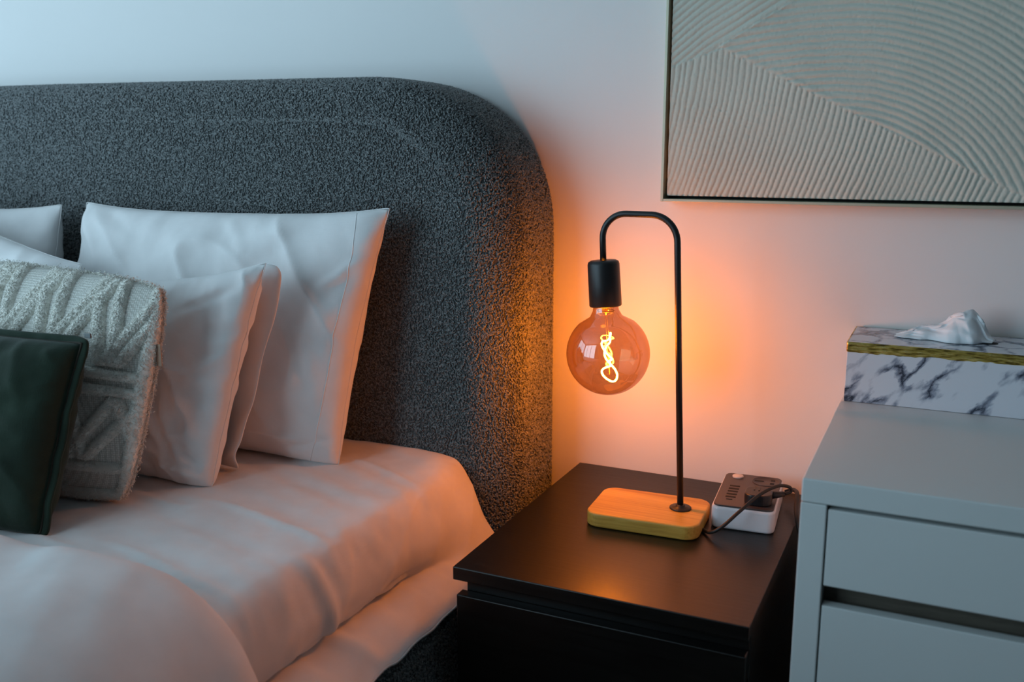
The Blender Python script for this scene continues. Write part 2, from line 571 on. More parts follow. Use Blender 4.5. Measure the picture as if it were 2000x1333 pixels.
def hb_outline(inset, n=26):
    """outline in xz from the right foot over the top to the left foot, moved inwards"""
    pts = []
    x1, x0, zt, r = HX1 - inset, HX0 + inset, HZ - inset, HR - inset * 0.75
    for z in np.linspace(0.05, zt - r * 0.92, 12)[:-1]:
        pts.append((x1, z))
    for k in range(n + 1):
        a = math.pi / 2 * k / n
        e = 0.86
        pts.append((x1 - r + r * max(math.cos(a), 0.0) ** e, zt - r * 0.92 + r * 0.92 * max(math.sin(a), 0.0) ** e))
    for x in np.linspace(x1 - r, x0 + r, 14)[1:-1]:
        pts.append((x, zt))
    for k in range(n + 1):
        a = math.pi / 2 * (1 - k / n)
        e = 0.86
        pts.append((x0 + r - r * max(math.cos(a), 0.0) ** e, zt - r * 0.92 + r * 0.92 * max(math.sin(a), 0.0) ** e))
    for z in np.linspace(zt - r * 0.92, 0.05, 12)[1:]:
        pts.append((x0, z))
    return np.array(pts)

rows = []
rows.append(np.insert(hb_outline(0.012), 1, -0.001, axis=1))
rows.append(np.insert(hb_outline(0.0), 1, -0.02, axis=1))
for y in np.linspace(-0.02, -(HT - ER), 6)[1:]:
    rows.append(np.insert(hb_outline(0.0), 1, y, axis=1))
for k in range(1, 11):
    a = math.pi / 2 * k / 10
    rows.append(np.insert(hb_outline(ER * (1 - math.cos(a))), 1, -(HT - ER) - ER * math.sin(a), axis=1))
HB = np.array(rows)
HB[..., 2] -= 0.010 * np.clip((HB[..., 0] + 1.7) / 0.9, 0, 1) * np.clip((HB[..., 2] - 0.9) / 0.3, 0, 1)
#                                          # (rows, stations, 3)
nr, ns = HB.shape[:2]
F = [tuple(q) for q in grid_faces(nr, ns)] + [tuple((nr - 1) * ns + k for k in range(ns))]
headboard = part('headboard', HB.reshape(-1, 3), F, M['boucle_base'], bed)

def sample_quads(A, B, C, D, n, r):
    """area-weighted samples and normals on quads"""
    area = np.linalg.norm(np.cross(C - A, D - B), axis=1)
    idx = r.choice(len(A), n, p=area / area.sum())
    u, v = r.random((n, 1)), r.random((n, 1))
    P = (A[idx] * (1 - u) + B[idx] * u) * (1 - v) + (D[idx] * (1 - u) + C[idx] * u) * v
    N = np.cross(C - A, D - B)[idx]
    return P, N / (np.linalg.norm(N, axis=1)[:, None] + 1e-12)

r1 = np.random.default_rng(3)
A, B, C, D = HB[:-1, :-1].reshape(-1, 3), HB[1:, :-1].reshape(-1, 3), HB[1:, 1:].reshape(-1, 3), HB[:-1, 1:].reshape(-1, 3)
cen = (A + C) / 2
keep = (cen[:, 0] > -2.15) & (cen[:, 2] > 0.40)
P1, N1 = sample_quads(A[keep], B[keep], C[keep], D[keep], 85000, r1)
N1 *= np.sign((N1 * (P1 - np.array([-1.5, -0.05, 0.7]))).sum(1))[:, None]
n2 = 155000
X = r1.uniform(-2.1, HX1 - ER, n2)
Z = r1.uniform(0.46, HZ - ER, n2)
inner = np.ones(n2, bool)
cxr, czr, rr = HX1 - HR - ER * 0.25, HZ - HR * 0.94 - ER * 0.25, HR - ER * 0.75
corner = (X > cxr) & (Z > czr)
inner &= ~(corner & (((X - cxr) / rr) ** 2.3 + ((Z - czr) / rr) ** 2.3 > 1))
inner &= ~((X < -1.0) & (Z < 0.84))
X, Z = X[inner], Z[inner]
P2 = np.stack([X, np.full(len(X), -HT), Z], 1)
N2 = np.tile((0, -1.0, 0), (len(X), 1))
PP, NN = np.vstack([P1, P2]), np.vstack([N1, N2])
tag(tufts('boucle_pile', PP + NN * 0.0010, NN, (0.1, 0, -0.8), 0.0058, 0.0025, M['boucle'], headboard, lift=0.45, spread=0.75, seed=5), kind='stuff')

RLX, RLZ, RLW = -0.626, 0.445, 0.06
prof = []
for x, z in ((RLX - 0.09, 0.06), (RLX - 0.09, RLZ)):
    prof.append((x, z))
for k in range(0, 9):
    a = math.pi / 2 * (1 - k / 8)
    prof.append((RLX - 0.03 + 0.03 * math.cos(a), RLZ - 0.03 + 0.03 * math.sin(a)))
prof.append((RLX, 0.25))
prof.append((RLX, 0.06))
ys = np.linspace(-HT + 0.005, -2.2, 12)
RL = np.array([[(x, y, z) for x, z in prof] for y in ys])
F = [tuple(q) for q in grid_faces(len(ys), len(prof), flip=True)]
F += [tuple(range(len(prof))), tuple((len(ys) - 1) * len(prof) + k for k in range(len(prof)))[::-1]]
rail = part('side_rail', RL.reshape(-1, 3), F, M['boucle_base'], bed)
P3, N3 = [], []
r2 = np.random.default_rng(4)
n3 = 30000
y3 = r2.uniform(-1.0, -0.22, n3)
z3 = r2.uniform(0.16, RLZ - 0.02, n3)
P3 = np.stack([np.full(n3, RLX), y3, z3], 1)
N3 = np.tile((1.0, 0, 0), (n3, 1))
n4 = 3000
a4 = r2.uniform(0, math.pi / 2, n4)
P4 = np.stack([RLX - 0.03 + 0.03 * np.cos(a4), r2.uniform(-1.0, -0.22, n4), RLZ - 0.03 + 0.03 * np.sin(a4)], 1)
N4 = np.stack([np.cos(a4), np.zeros(n4), np.sin(a4)], 1)
P3, N3 = np.vstack([P3, P4]), np.vstack([N3, N4])
tag(tufts('boucle_pile', P3 + N3 * 0.001, N3, (0, 0.1, -0.8), 0.0058, 0.0025, M['boucle'], rail, lift=0.45, spread=0.75, seed=6), kind='stuff')

# ------------------------------------------------------------------ fitted sheet over the mattress
BZ = 0.60
near = [(-0.80, BZ), (-0.75, BZ), (-0.722, BZ - 0.006), (-0.705, BZ - 0.025), (-0.688, BZ - 0.06), (-0.672, BZ - 0.095), (-0.652, 0.475), (-0.634, 0.455), (-0.621, 0.438)]
far = [(-0.80, BZ), (-0.74, BZ), (-0.712, BZ - 0.006), (-0.694, BZ - 0.03), (-0.684, BZ - 0.07), (-0.690, BZ - 0.100), (-0.708, 0.481), (-0.660, 0.474), (-0.622, 0.450)]
NTOP, NSIDE, nt_ = 120, 96, 300
yy = -HT - 0.003 - (2.1 - HT) * np.linspace(0, 1, nt_) ** 1.3
pn, pf = spline(near, NSIDE), spline(far, NSIDE)
SH = np.zeros((nt_, NSIDE + NTOP, 3))
topx = -0.80 - 1.6 * np.linspace(1, 0, NTOP + 1)[:-1] ** 1.35
for i, y in enumerate(yy):
    k = np.clip((-y - 0.24) / 0.24, 0, 1)
    k = k * k * (3 - 2 * k)
    pr = pn * (1 - k) + pf * k
    SH[i, :NTOP, 0], SH[i, :NTOP, 2] = topx, BZ
    SH[i, NTOP:, 0], SH[i, NTOP:, 2] = pr[:, 0], pr[:, 1]
    SH[i, :, 1] = y
s_over = np.zeros(SH.shape[:2])
s_over[:, NTOP:] = np.linspace(0, 1, NSIDE)[None]
# hem runs unevenly along the rail
hem = 0.008 * vnoise(yy * 9, yy * 0 + 3.3, 2) + 0.005 * vnoise(yy * 23, yy * 0 + 1.7, 4)
SH[:, :, 2] += (s_over ** 4) * hem[:, None]
SN = grid_normals(SH)
SN *= np.sign(SN[:, :, 2:3] + SN[:, :, 0:1])
Xs, Ys = SH[:, :, 0], SH[:, :, 1]
rot = Ys + 0.28 * (Xs + 0.7) + 0.01 * vnoise(Xs * 7, Ys * 7, 9)
w1 = vnoise(rot * 16 + 3, Xs * 2.6, 1)
w2 = vnoise(rot * 34, Xs * 3.5 + 7, 5)
w3 = vnoise(rot * 5, Xs * 4, 8)
topmask = np.clip((-0.66 - Xs) / 0.1, 0, 1)
sidemask = np.clip((Xs + 0.75) / 0.05, 0, 1)
ridge = 1 - np.abs(w1)
disp = topmask * (0.0046 * ridge ** 5 + 0.0016 * w2 + 0.004 * w3)
ws = vnoise(Ys * 11 + 2, s_over * 2.2, 12)
ws2 = vnoise(Ys * 24 + s_over * 3, s_over * 3.0, 14)
disp += sidemask * (0.0048 * ws + 0.0024 * ws2 + 0.003 * (1 - np.abs(vnoise(Ys * 8 + s_over * 2.5, s_over * 1.5 + 4, 16))) ** 5 + 0.001 * vnoise(Ys * 60, s_over * 14, 15)) * (1 - 0.55 * s_over)
disp += 0.0009 * vnoise(Xs * 40, Ys * 40, 3)
disp += sidemask * 0.006 * np.exp(-((Ys + 0.655 - 0.06 * s_over) / 0.013) ** 2) * np.clip(1.6 - 2 * np.abs(s_over - 0.45), 0, 1)
SH = SH + SN * disp[:, :, None]
sheet = part('bed_sheet', SH.reshape(-1, 3), grid_faces(nt_, NTOP + NSIDE, flip=True), M['sheet'], loc=(-1.5, -1.1, BZ))
tag(sheet, 'white cotton sheet stretched over the mattress and hanging over the side rail', 'bed sheet')
modifier(sheet, 'SOLIDIFY', thickness=0.0018, offset=-1)
hemline = SH[:, -1] + np.array([0.0012, 0, 0.0015])
tube('hem', hemline[2:240], 0.0016, M['seam'], sheet, seg=6)

# ------------------------------------------------------------------ duvet
dprof = [(-2.45, BZ), (-1.6, BZ), (-1.1, BZ), (-0.86, BZ - 0.0), (-0.775, BZ - 0.006), (-0.715, BZ - 0.03), (-0.675, BZ - 0.085), (-0.655, BZ - 0.16), (-0.645, BZ - 0.25), (-0.64, BZ - 0.34)]
db = spline(dprof, 230)
tang = np.gradient(db, axis=0)
tang /= np.linalg.norm(tang, axis=1)[:, None]
nrm = np.stack([-tang[:, 1], tang[:, 0]], 1)
DY, DTH = -0.785, 0.055
tt, hh, yv = [], [], []
for k in range(15):                                        # the rolled edge, from the bed upwards
    a = math.pi * 0.5 * (k / 14) * 1.25 - math.pi * 0.5 * 0.25
    hh.append(0.5 * DTH * 0.86 * (1 + math.sin(a)) if a < 0 else DTH * 0.43 + DTH * 0.57 * math.sin(a))
    yv.append(DY - 0.055 * (1 - math.cos(a)))
for y in np.linspace(DY - 0.055, -2.1, 150)[1:]:
    hh.append(DTH)
    yv.append(y)
hh, yv = np.array(hh), np.array(yv)
bow = 0.018 * np.sin((db[:, 0] + 0.7) * 5) - 0.025 * np.clip((db[:, 0] + 0.78) / 0.12, 0, 1)
DU = np.zeros((len(yv), len(db), 3))
puff = 0.012 * np.clip((DY - yv) / 0.2, 0, 1)
DU[:, :, 0] = db[None, :, 0] + nrm[None, :, 0] * (hh + puff)[:, None]
DU[:, :, 2] = db[None, :, 1] + nrm[None, :, 1] * (hh + puff)[:, None]
DU[:, :, 1] = yv[:, None] + bow[None]
arc = np.concatenate([[0], np.cumsum(np.linalg.norm(np.diff(db, axis=0), axis=1))])
AA, YY = np.meshgrid(arc, yv)
g = np.clip(hh / DTH, 0, 1)[:, None]
dd = g * (0.010 * vnoise(AA * 6 + YY * 3, YY * 4, 21) + 0.006 * vnoise(AA * 15 + YY * 9, YY * 5, 22) + 0.0012 * vnoise(AA * 35 + YY * 20, YY * 12, 23))
DU[:, :, 0] += nrm[None, :, 0] * dd
DU[:, :, 2] += nrm[None, :, 1] * dd
duvet = part('duvet', DU.reshape(-1, 3), grid_faces(len(yv), len(db), flip=True), M['duvet'], loc=(-1.5, -1.4, BZ))
tag(duvet, 'thick white duvet folded back over the lower half of the bed', 'duvet')

# ------------------------------------------------------------------ pillows: two sewn cloth sheets blown up
def upsample(A, k):
    n, m = A.shape[:2]
    i = np.linspace(0, n - 1.000001, (n - 1) * k + 1)
    j = np.linspace(0, m - 1.000001, (m - 1) * k + 1)
    i0, j0 = i.astype(int), j.astype(int)
    fi, fj = (i - i0)[:, None, None], (j - j0)[None, :, None]
    return (A[i0][:, j0] * (1 - fi) + A[i0 + 1][:, j0] * fi) * (1 - fj) + (A[i0][:, j0 + 1] * (1 - fi) + A[i0 + 1][:, j0 + 1] * fi) * fj

def inflate(W, H, thick, n=72, m=52, steps=110, seed=1, slack=0.03, iters=7, straight=0.7, crease=1.0, folds=(), full=0.78):
    r = np.random.default_rng(seed)
    u, v = np.linspace(0, W, n + 1), np.linspace(0, H, m + 1)
    U, Vv = np.meshgrid(u, v, indexing='ij')
    bump0 = np.sin(np.pi * U / W) * np.sin(np.pi * Vv / H) * 0.02
    z0 = bump0 + 0.002 * vnoise(U * 30 + seed * 7, Vv * 30, seed) + 0.003 * vnoise(U * 9 + seed, Vv * 9, seed + 3)
    z1 = -bump0 + 0.002 * vnoise(U * 30 + seed * 5, Vv * 30 + 9, seed + 1)
    P = np.stack([np.stack([U, Vv, z0], -1), np.stack([U, Vv, z1], -1)])
    edge = np.zeros((n + 1, m + 1), bool)
    edge[0], edge[-1], edge[:, 0], edge[:, -1] = True, True, True, True
    P[:, edge, 2] = 0
    du, dv = W / n, H / m
    dg = math.hypot(du, dv)
    sl = 1 + slack
    cons = [((slice(None), slice(0, -1), slice(None)), (slice(None), slice(1, None), slice(None)), du, 1.0),
            ((slice(None), slice(None), slice(0, -1)), (slice(None), slice(None), slice(1, None)), dv, 1.0),
            ((slice(None), slice(0, -1), slice(0, -1)), (slice(None), slice(1, None), slice(1, None)), dg, 0.35),
            ((slice(None), slice(1, None), slice(0, -1)), (slice(None), slice(0, -1), slice(1, None)), dg, 0.35),
            ((slice(None), slice(0, -2), slice(None)), (slice(None), slice(2, None), slice(None)), 2 * du, 0.12),
            ((slice(None), slice(None), slice(0, -2)), (slice(None), slice(None), slice(2, None)), 2 * dv, 0.12)]
    cnt = np.zeros(P.shape[:3])
    for a, b, L, k in cons:
        cnt[a] += k
        cnt[b] += k
    Vel = np.zeros_like(P)
    for s in range(steps):
        th = (P[0, :, :, 2] - P[1, :, :, 2]).max()
        press = 0.0016 * max(0.0, 1 - th / thick) + 0.00012
        old = P.copy()
        for q in (0, 1):
            N = np.cross(np.gradient(P[q], axis=0), np.gradient(P[q], axis=1))
            N /= np.linalg.norm(N, axis=-1, keepdims=True) + 1e-12
            Vel[q] += N * (press if q == 0 else -press)
        P = P + Vel
        for it in range(iters):
            dP = np.zeros_like(P)
            for a, b, L, k in cons:
                d = P[b] - P[a]
                ln = np.linalg.norm(d, axis=-1, keepdims=True) + 1e-12
                lim = L * sl if k == 1.0 else L
                c = d * (0.5 * k * (ln - lim) / ln)
                dP[a] += c
                dP[b] -= c
            P = P + dP / cnt[..., None] * 1.5
            mid = 0.5 * (P[0][edge] + P[1][edge])
            P[0][edge] = mid
            P[1][edge] = mid
        Vel = (P - old) * 0.86
    for k in range(2):                                      # a little smoothing of the cloth
        for q in (0, 1):
            A = P[q]
            S = A.copy()
            S[1:-1, 1:-1] = 0.5 * A[1:-1, 1:-1] + 0.125 * (A[:-2, 1:-1] + A[2:, 1:-1] + A[1:-1, :-2] + A[1:-1, 2:])
            P[q] = S
    P[..., 2] *= thick / (P[0, :, :, 2] - P[1, :, :, 2]).max()
    a0, a1 = P[0, 0, :, 0].copy(), P[0, -1, :, 0].copy()
    b0_, b1_ = P[0, :, 0, 1].copy(), P[0, :, -1, 1].copy()
    us = (P[..., 0] - a0[None, None]) / (a1 - a0)[None, None]
    vs = (P[..., 1] - b0_[None, :, None]) / (b1_ - b0_)[None, :, None]
    P[..., 0] = (P[..., 0] - P[..., 0].min()) / np.ptp(P[..., 0])
    P[..., 1] = (P[..., 1] - P[..., 1].min()) / np.ptp(P[..., 1])
    P[..., 0] += straight * (us - P[..., 0])
    P[..., 1] += straight * (vs - P[..., 1])
    P = np.array([upsample(P[0], 2), upsample(P[1], 2)])
    for q in (0, 1):
        A = P[q]
        S = A.copy()
        S[1:-1, 1:-1] = 0.4 * A[1:-1, 1:-1] + 0.15 * (A[:-2, 1:-1] + A[2:, 1:-1] + A[1:-1, :-2] + A[1:-1, 2:])
        P[q] = S
    wh = np.abs(P[..., 2]) / (thick / 2)
    P[..., 2] = np.sign(P[..., 2]) * thick / 2 * np.maximum(wh, 1e-9) ** full
    if crease:
        for q, sg in ((0, 1), (1, -1)):
            u, v = P[q, ..., 0], P[q, ..., 1]
            e = np.clip(np.minimum(np.minimum(u, 1 - u) * W, np.minimum(v, 1 - v) * H) / 0.05, 0, 1)
            a = vnoise(u * 5 + v * 3 + seed, v * 2.2 + seed * 1.7, seed + 50)
            b = vnoise(u * 9 - v * 6 + seed, v * 3.0 + u * 2, seed + 51)
            c = vnoise(u * 22 + v * 9, v * 11 + seed, seed + 52)
            P[q, ..., 2] += sg * crease * e * (0.0075 * (1 - np.abs(a)) ** 4 + 0.0045 * b + 0.0012 * c)
            for (fu0, fv0, fu1, fv1, fa, fw) in (folds if q == 0 else ()):
                dx, dy = (fu1 - fu0) * W, (fv1 - fv0) * H
                t = np.clip(((u - fu0) * W * dx + (v - fv0) * H * dy) / (dx * dx + dy * dy), 0, 1)
                wob_ = 0.006 * vnoise(t * 4 + seed, v * 3, seed + 60)
                ds = np.hypot((u - fu0) * W - t * dx + wob_, (v - fv0) * H - t * dy)
                P[q, ..., 2] += fa * np.exp(-(ds / fw) ** 2) * np.sin(np.pi * np.clip(0.08 + 0.92 * t, 0, 1)) ** 0.6
            # gathers running in from the seam
            g = np.exp(-np.minimum(u, 1 - u) * W / 0.045) * vnoise(v * 17 + seed, u * 2, seed + 53) + np.exp(-np.minimum(v, 1 - v) * H / 0.045) * vnoise(u * 22 + seed, v * 2, seed + 54)
            P[q, ..., 2] += sg * crease * 0.0035 * g * np.clip(e * 3, 0, 1)
    return P

def place(P, quad, field=None):
    """quad: bottom-left, bottom-right, top-right, top-left; front of the cushion faces the camera side"""
    BL, BR, TR, TL = (np.array(q, float) for q in quad)
    u, v, w = P[..., 0:1], P[..., 1:2], P[..., 2:3]
    n = np.cross(BR - BL, TL - BL)
    n /= np.linalg.norm(n)
    if field is not None:
        u, v, w = field(u, v, w)
    Q = (BL * (1 - u) + BR * u) * (1 - v) + (TL * (1 - u) + TR * u) * v + n * w
    low = Q[..., 2]
    Q[..., 2] = np.where(low < 0.612, 0.603 + 0.009 * np.exp(np.minimum(low - 0.612, 0) / 0.009), low)   # settled on the mattress
    return Q

def sewn_faces(n, m):
    """front grid and back grid that shares its border vertices with the front"""
    idx0 = np.arange((n + 1) * (m + 1)).reshape(n + 1, m + 1)
    idx1 = idx0.copy()
    inner = idx0[1:-1, 1:-1]
    k = (n + 1) * (m + 1)
    idx1[1:-1, 1:-1] = k + np.arange(inner.size).reshape(inner.shape)
    f0 = np.stack([idx0[:-1, :-1], idx0[1:, :-1], idx0[1:, 1:], idx0[:-1, 1:]], -1).reshape(-1, 4)
    f1 = np.stack([idx1[:-1, :-1], idx1[:-1, 1:], idx1[1:, 1:], idx1[1:, :-1]], -1).reshape(-1, 4)
    return np.vstack([f0, f1])

def cushion_mesh(name, Q, mat, parent):
    n, m = Q.shape[1] - 1, Q.shape[2] - 1
    V = np.vstack([Q[0].reshape(-1, 3), Q[1][1:-1, 1:-1].reshape(-1, 3)])
    o = part(name, V, sewn_faces(n, m), mat, parent)
    return o

def border(Q):
    A = Q[0]
    return np.vstack([A[:-1, 0], A[-1, :-1], A[1:, -1][::-1], A[0, 1:][::-1]])

def floor_field(sag=0.0):
    def f(u, v, w):
        return u, np.maximum(v, 0.0), w
    return f

def pillow(name, label, quad, thick, seed, W=0.72, H=0.48, slack=0.03, field=None, group=None, mat='cotton', base=None, straight=0.62, crease=1.0, folds=()):
    P = inflate(W, H, thick, seed=seed, slack=slack, straight=straight, crease=crease, folds=folds)
    Q = place(P, quad, field)
    root = thing(name, tuple(np.array(base if base is not None else (np.array(quad[0]) + np.array(quad[1])) / 2)), label, 'pillow', group)
    cushion_mesh('pillowcase', Q, M[mat], root)
    tube('seam', border(Q), 0.0007, M['cotton'], root, seg=6, closed=True)
    return root, Q

GP = 'white bed pillows leaning on the headboard'
pil_a, QA = pillow('bed_pillow', 'large white pillow leaning on the headboard, nearest the lamp',
    ((-1.50, -0.338, 0.594), (-0.878, -0.330, 0.594), (-0.806, -0.268, 1.016), (-1.462, -0.268, 1.010)), 0.125, 11, crease=1.2, group=GP,
    folds=((0.70, 0.13, 0.97, 0.10, 0.006, 0.008), (0.86, 0.08, 0.99, 0.13, -0.005, 0.007), (0.55, 0.95, 0.66, 0.80, 0.004, 0.012), (0.04, 0.93, 0.16, 0.72, 0.006, 0.014),
           (0.10, 0.97, 0.30, 0.84, -0.004, 0.012), (0.93, 0.30, 0.86, 0.55, 0.003, 0.012), (0.97, 0.80, 0.88, 0.68, 0.004, 0.010)))
# stitched border line of the pillowcase, near its open end
line = QA[0][132, 4:-4]
nA = grid_normals(QA[0])[132, 4:-4]
nA *= -np.sign(nA[:, 1:2])
tube('stitched_hem', line - nA * 0.0002, 0.0009, M['cotton'], pil_a, seg=6)
pil_b, QB = pillow('bed_pillow', 'white pillow at the left edge, leaning on the headboard behind the others',
    ((-2.18, -0.34, 0.604), (-1.52, -0.335, 0.604), (-1.53, -0.268, 1.004), (-2.18, -0.268, 1.0)), 0.122, 12, group=GP)
pil_c, QC = pillow('bed_pillow', 'smaller white pillow with a loose open end, between fluffy cushion and large pillow',
    ((-1.37, -0.50, 0.594), (-0.992, -0.497, 0.592), (-0.921, -0.430, 0.942), (-1.33, -0.43, 0.882)), 0.105, 13, W=0.52, slack=0.05, crease=1.3, group=GP,
    folds=tuple((1 - (1 - a) * 1.4, b, 1 - (1 - c) * 1.4, d, e, f) for a, b, c, d, e, f in ((0.66, 0.48, 0.80, 0.08, 0.007, 0.012), (0.74, 0.52, 0.88, 0.10, 0.006, 0.010), (0.70, 0.30, 0.83, 0.05, -0.006, 0.010), (0.82, 0.45, 0.93, 0.08, 0.006, 0.011), (0.62, 0.24, 0.72, 0.06, 0.007, 0.011),
           (0.97, 0.07, 0.86, 0.12, 0.009, 0.007), (0.97, 0.13, 0.88, 0.24, -0.005, 0.008), (0.72, 0.60, 0.94, 0.48, 0.005, 0.010), (0.80, 0.80, 0.97, 0.90, -0.004, 0.011), (0.97, 0.60, 0.86, 0.50, 0.004, 0.010))))
pil_d, QD = pillow('bed_pillow', 'white pillow half hidden behind the fluffy cushion, its top sloping down',
    ((-2.05, -0.50, 0.600), (-1.43, -0.50, 0.600), (-1.318, -0.415, 0.918), (-1.80, -0.41, 1.05)), 0.10, 14, group=GP, folds=((0.5, 0.95, 0.6, 0.6, 0.006, 0.014), (0.62, 0.95, 0.75, 0.6, 0.005, 0.014)))
# the loose back layer of the open pillowcase
nu, nv = 40, 40
uu, vv = np.meshgrid(np.linspace(0, 1, nu), np.linspace(0, 1, nv), indexing='ij')
FL = np.zeros((nu, nv, 3))
xr = np.interp(vv, [0, 0.07, 0.17, 0.28, 0.5, 0.71, 0.84, 0.97, 1.0], [-1.000, -0.992, -0.972, -0.974, -0.957, -0.940, -0.932, -0.926, -0.934])
xl = -1.27
xt = xl + uu * (xr - xl)
ztop = np.interp(xt, [-1.27, -1.20, -1.150, -1.10, -1.05, -0.95, -0.92], [0.860, 0.878, 0.898, 0.884, 0.895, 0.936, 0.930])
FL[..., 0] = xt
FL[..., 2] = 0.609 + vv * (ztop - 0.609)
FL[..., 1] = -0.412 + 0.014 * vv - 0.030 * np.exp(-((vv - 0.12) / 0.13) ** 2) * uu ** 3 - 0.012 * np.clip((uu - 0.85) / 0.15, 0, 1) ** 2 * np.sin(vv * 5) + 0.005 * vnoise(uu * 6, vv * 5, 41) * (1 - vv)
fl = part('open_end_flap', FL.reshape(-1, 3), grid_faces(nu, nv), M['cotton'], pil_c)
modifier(fl, 'SOLIDIFY', thickness=0.004, offset=0)
modifier(fl, 'SUBSURF', levels=1, render_levels=1)

# ------------------------------------------------------------------ fluffy cream cushion with raised plush zigzag
quadF = ((-1.46, -0.63, 0.604), (-1.043, -0.605, 0.604), (-0.998, -0.54, 0.920), (-1.43, -0.545, 0.940))
def puffy(n, m, thick, p=0.5, corner=0.0):
    """smooth cushion without creases; corner pulls the corners in"""
    u, v = np.meshgrid(np.linspace(0, 1, n + 1), np.linspace(0, 1, m + 1), indexing='ij')
    w = 0.5 * thick * np.clip(np.sin(np.pi * u) * np.sin(np.pi * v), 0, 1) ** p
    w = w * (1 + 0.10 * vnoise(u * 3, v * 3, 77))
    x, y = 2 * u - 1, 2 * v - 1
    k = 1 - corner * (x * y) ** 4
    out = []
    for sg in (1, -1):
        out.append(np.stack([0.5 + 0.5 * x * k, 0.5 + 0.5 * y * k, sg * w], -1))
    return np.array(out)
PF = puffy(48, 48, 0.115, 0.5, 0.07)
QF = place(PF, quadF)
fluffy = thing('fluffy_cushion', (-1.26, -0.6, 0.604), 'cream plush cushion with raised zigzag bands, behind the green cushion', 'cushion')
cushion_mesh('cover', QF, M['knit'], fluffy)
K = 7
front = upsample(QF[0], K)
for _ in range(3):
    s = front.copy()
    s[1:-1, 1:-1] = 0.25 * (front[:-2, 1:-1] + front[2:, 1:-1] + front[1:-1, :-2] + front[1:-1, 2:])
    front = s
fn = grid_normals(front)
fn *= -np.sign(fn[..., 1:2])
nu, nv = front.shape[:2]
UU, VV = np.meshgrid(np.linspace(0, 1, nu), np.linspace(0, 1, nv), indexing='ij')
def seg_dist(a, b):
    a, b = np.array(a), np.array(b)
    d = b - a
    t = np.clip(((UU - a[0]) * d[0] + (VV - a[1]) * d[1]) / (d @ d), 0, 1)
    return np.hypot(UU - a[0] - t * d[0], VV - a[1] - t * d[1])
band = np.zeros_like(UU)
def add_band(a, b, w):
    global band
    d = seg_dist(a, b)
    band = np.maximum(band, np.sqrt(np.clip(1 - (d / w) ** 2, 0, 1)))
segs = []
for k in range(-1, 5):                                        # upper zigzag, doubled
    x = 0.05 + 0.235 * k
    for o in (0.0, 0.085):
        segs += [((x + o, 0.97), (x + 0.08 + o * 0.6, 0.63)), ((x + 0.10 + o * 0.6, 0.63), (x + 0.25 + o * 0.4, 0.97))]
for v in (0.58, 0.51):
    segs.append(((0.0, v + 0.015), (1.0, v - 0.01)))
for k in range(-1, 4):
    x = 0.14 + 0.26 * k
    for o in (0.0, 0.095):
        segs += [((x + o, 0.46), (x + 0.10 + o * 0.7, 0.21)), ((x + 0.12 + o * 0.7, 0.21), (x + 0.25 + o, 0.46))]
segs.append(((0, 0.17), (1, 0.16)))
segs.append(((0, 0.03), (1, 0.03)))
segs.append(((0.985, 0.0), (0.985, 1.0)))
for a, b in segs:
    add_band(a, b, 0.022)
lim = np.minimum(np.minimum(UU, 1 - UU), np.minimum(VV, 1 - VV))
height = 0.0085 * band * np.clip(lim / 0.012, 0, 1) - 0.0005
RF = front + fn * height[..., None]
fq = grid_faces(nu, nv)
bq = band.reshape(-1)[fq].max(1) > 0.02
used = fq[bq]
uniq, inv = np.unique(used, return_inverse=True)
plush = part('plush_bands', RF.reshape(-1, 3)[uniq], inv.reshape(-1, 4).astype(np.int64), M['fur'], fluffy)
r5 = np.random.default_rng(9)
pw = (band.reshape(-1) > 0.15)
cand = np.nonzero(pw)[0]
pick = r5.choice(cand, 62000)
rn = grid_normals(RF)
rn *= -np.sign((rn * -fn).sum(-1, keepdims=True))
FPt = RF.reshape(-1, 3)[pick] + r5.normal(size=(len(pick), 3)) * 0.0008
FNn = rn.reshape(-1, 3)[pick]
eb = border(QF)
ei = r5.integers(0, len(eb), 9000)
ec = QF[0].reshape(-1, 3).mean(0)
EP = eb[ei] + (eb[(ei + 1) % len(eb)] - eb[ei]) * r5.random((9000, 1)) + r5.normal(size=(9000, 3)) * 0.002
EN = EP - ec
EN /= np.linalg.norm(EN, axis=1)[:, None]
EN = EN + r5.normal(size=EN.shape) * 0.5
EN /= np.linalg.norm(EN, axis=1)[:, None]
tag(tufts('plush_pile', np.vstack([FPt, EP]), np.vstack([FNn, EN]), (0, 0, -0.5), 0.0048, 0.0008, M['fur'], plush, lift=0.9, spread=0.8, seed=10), kind='stuff')
e = QF[0][-1, 33]
box('label_tag', (e[0] - 0.002, e[1] - 0.006, e[2] - 0.016), (e[0] + 0.010, e[1] - 0.004, e[2] + 0.016), M['tag'], fluffy, bevel=0.0005)

# ------------------------------------------------------------------ dark green cushion
quadG = ((-1.44, -0.755, 0.606), (-1.068, -0.735, 0.598), (-1.052, -0.655, 0.851), (-1.43, -0.66, 0.855))
PG = inflate(0.42, 0.40, 0.128, n=44, m=44, seed=31, slack=0.02, straight=0.8, crease=0.9, full=0.65, folds=((0.80, 0.97, 0.90, 0.6, 0.004, 0.010), (0.70, 0.96, 0.74, 0.78, 0.004, 0.009), (0.96, 0.75, 0.82, 0.70, 0.004, 0.010), (0.95, 0.45, 0.70, 0.40, 0.003, 0.012)))
QG = place(PG, quadG)
greenc = thing('green_cushion', (-1.25, -0.745, 0.60), 'dark green linen cushion with a flat welted edge, in front of the plush cushion', 'cushion')
cushion_mesh('cover', QG, M['green'], greenc)
bd = border(QG)
cenG = bd.mean(0)
tg = np.roll(bd, -1, 0) - np.roll(bd, 1, 0)
tg /= np.linalg.norm(tg, axis=1)[:, None]
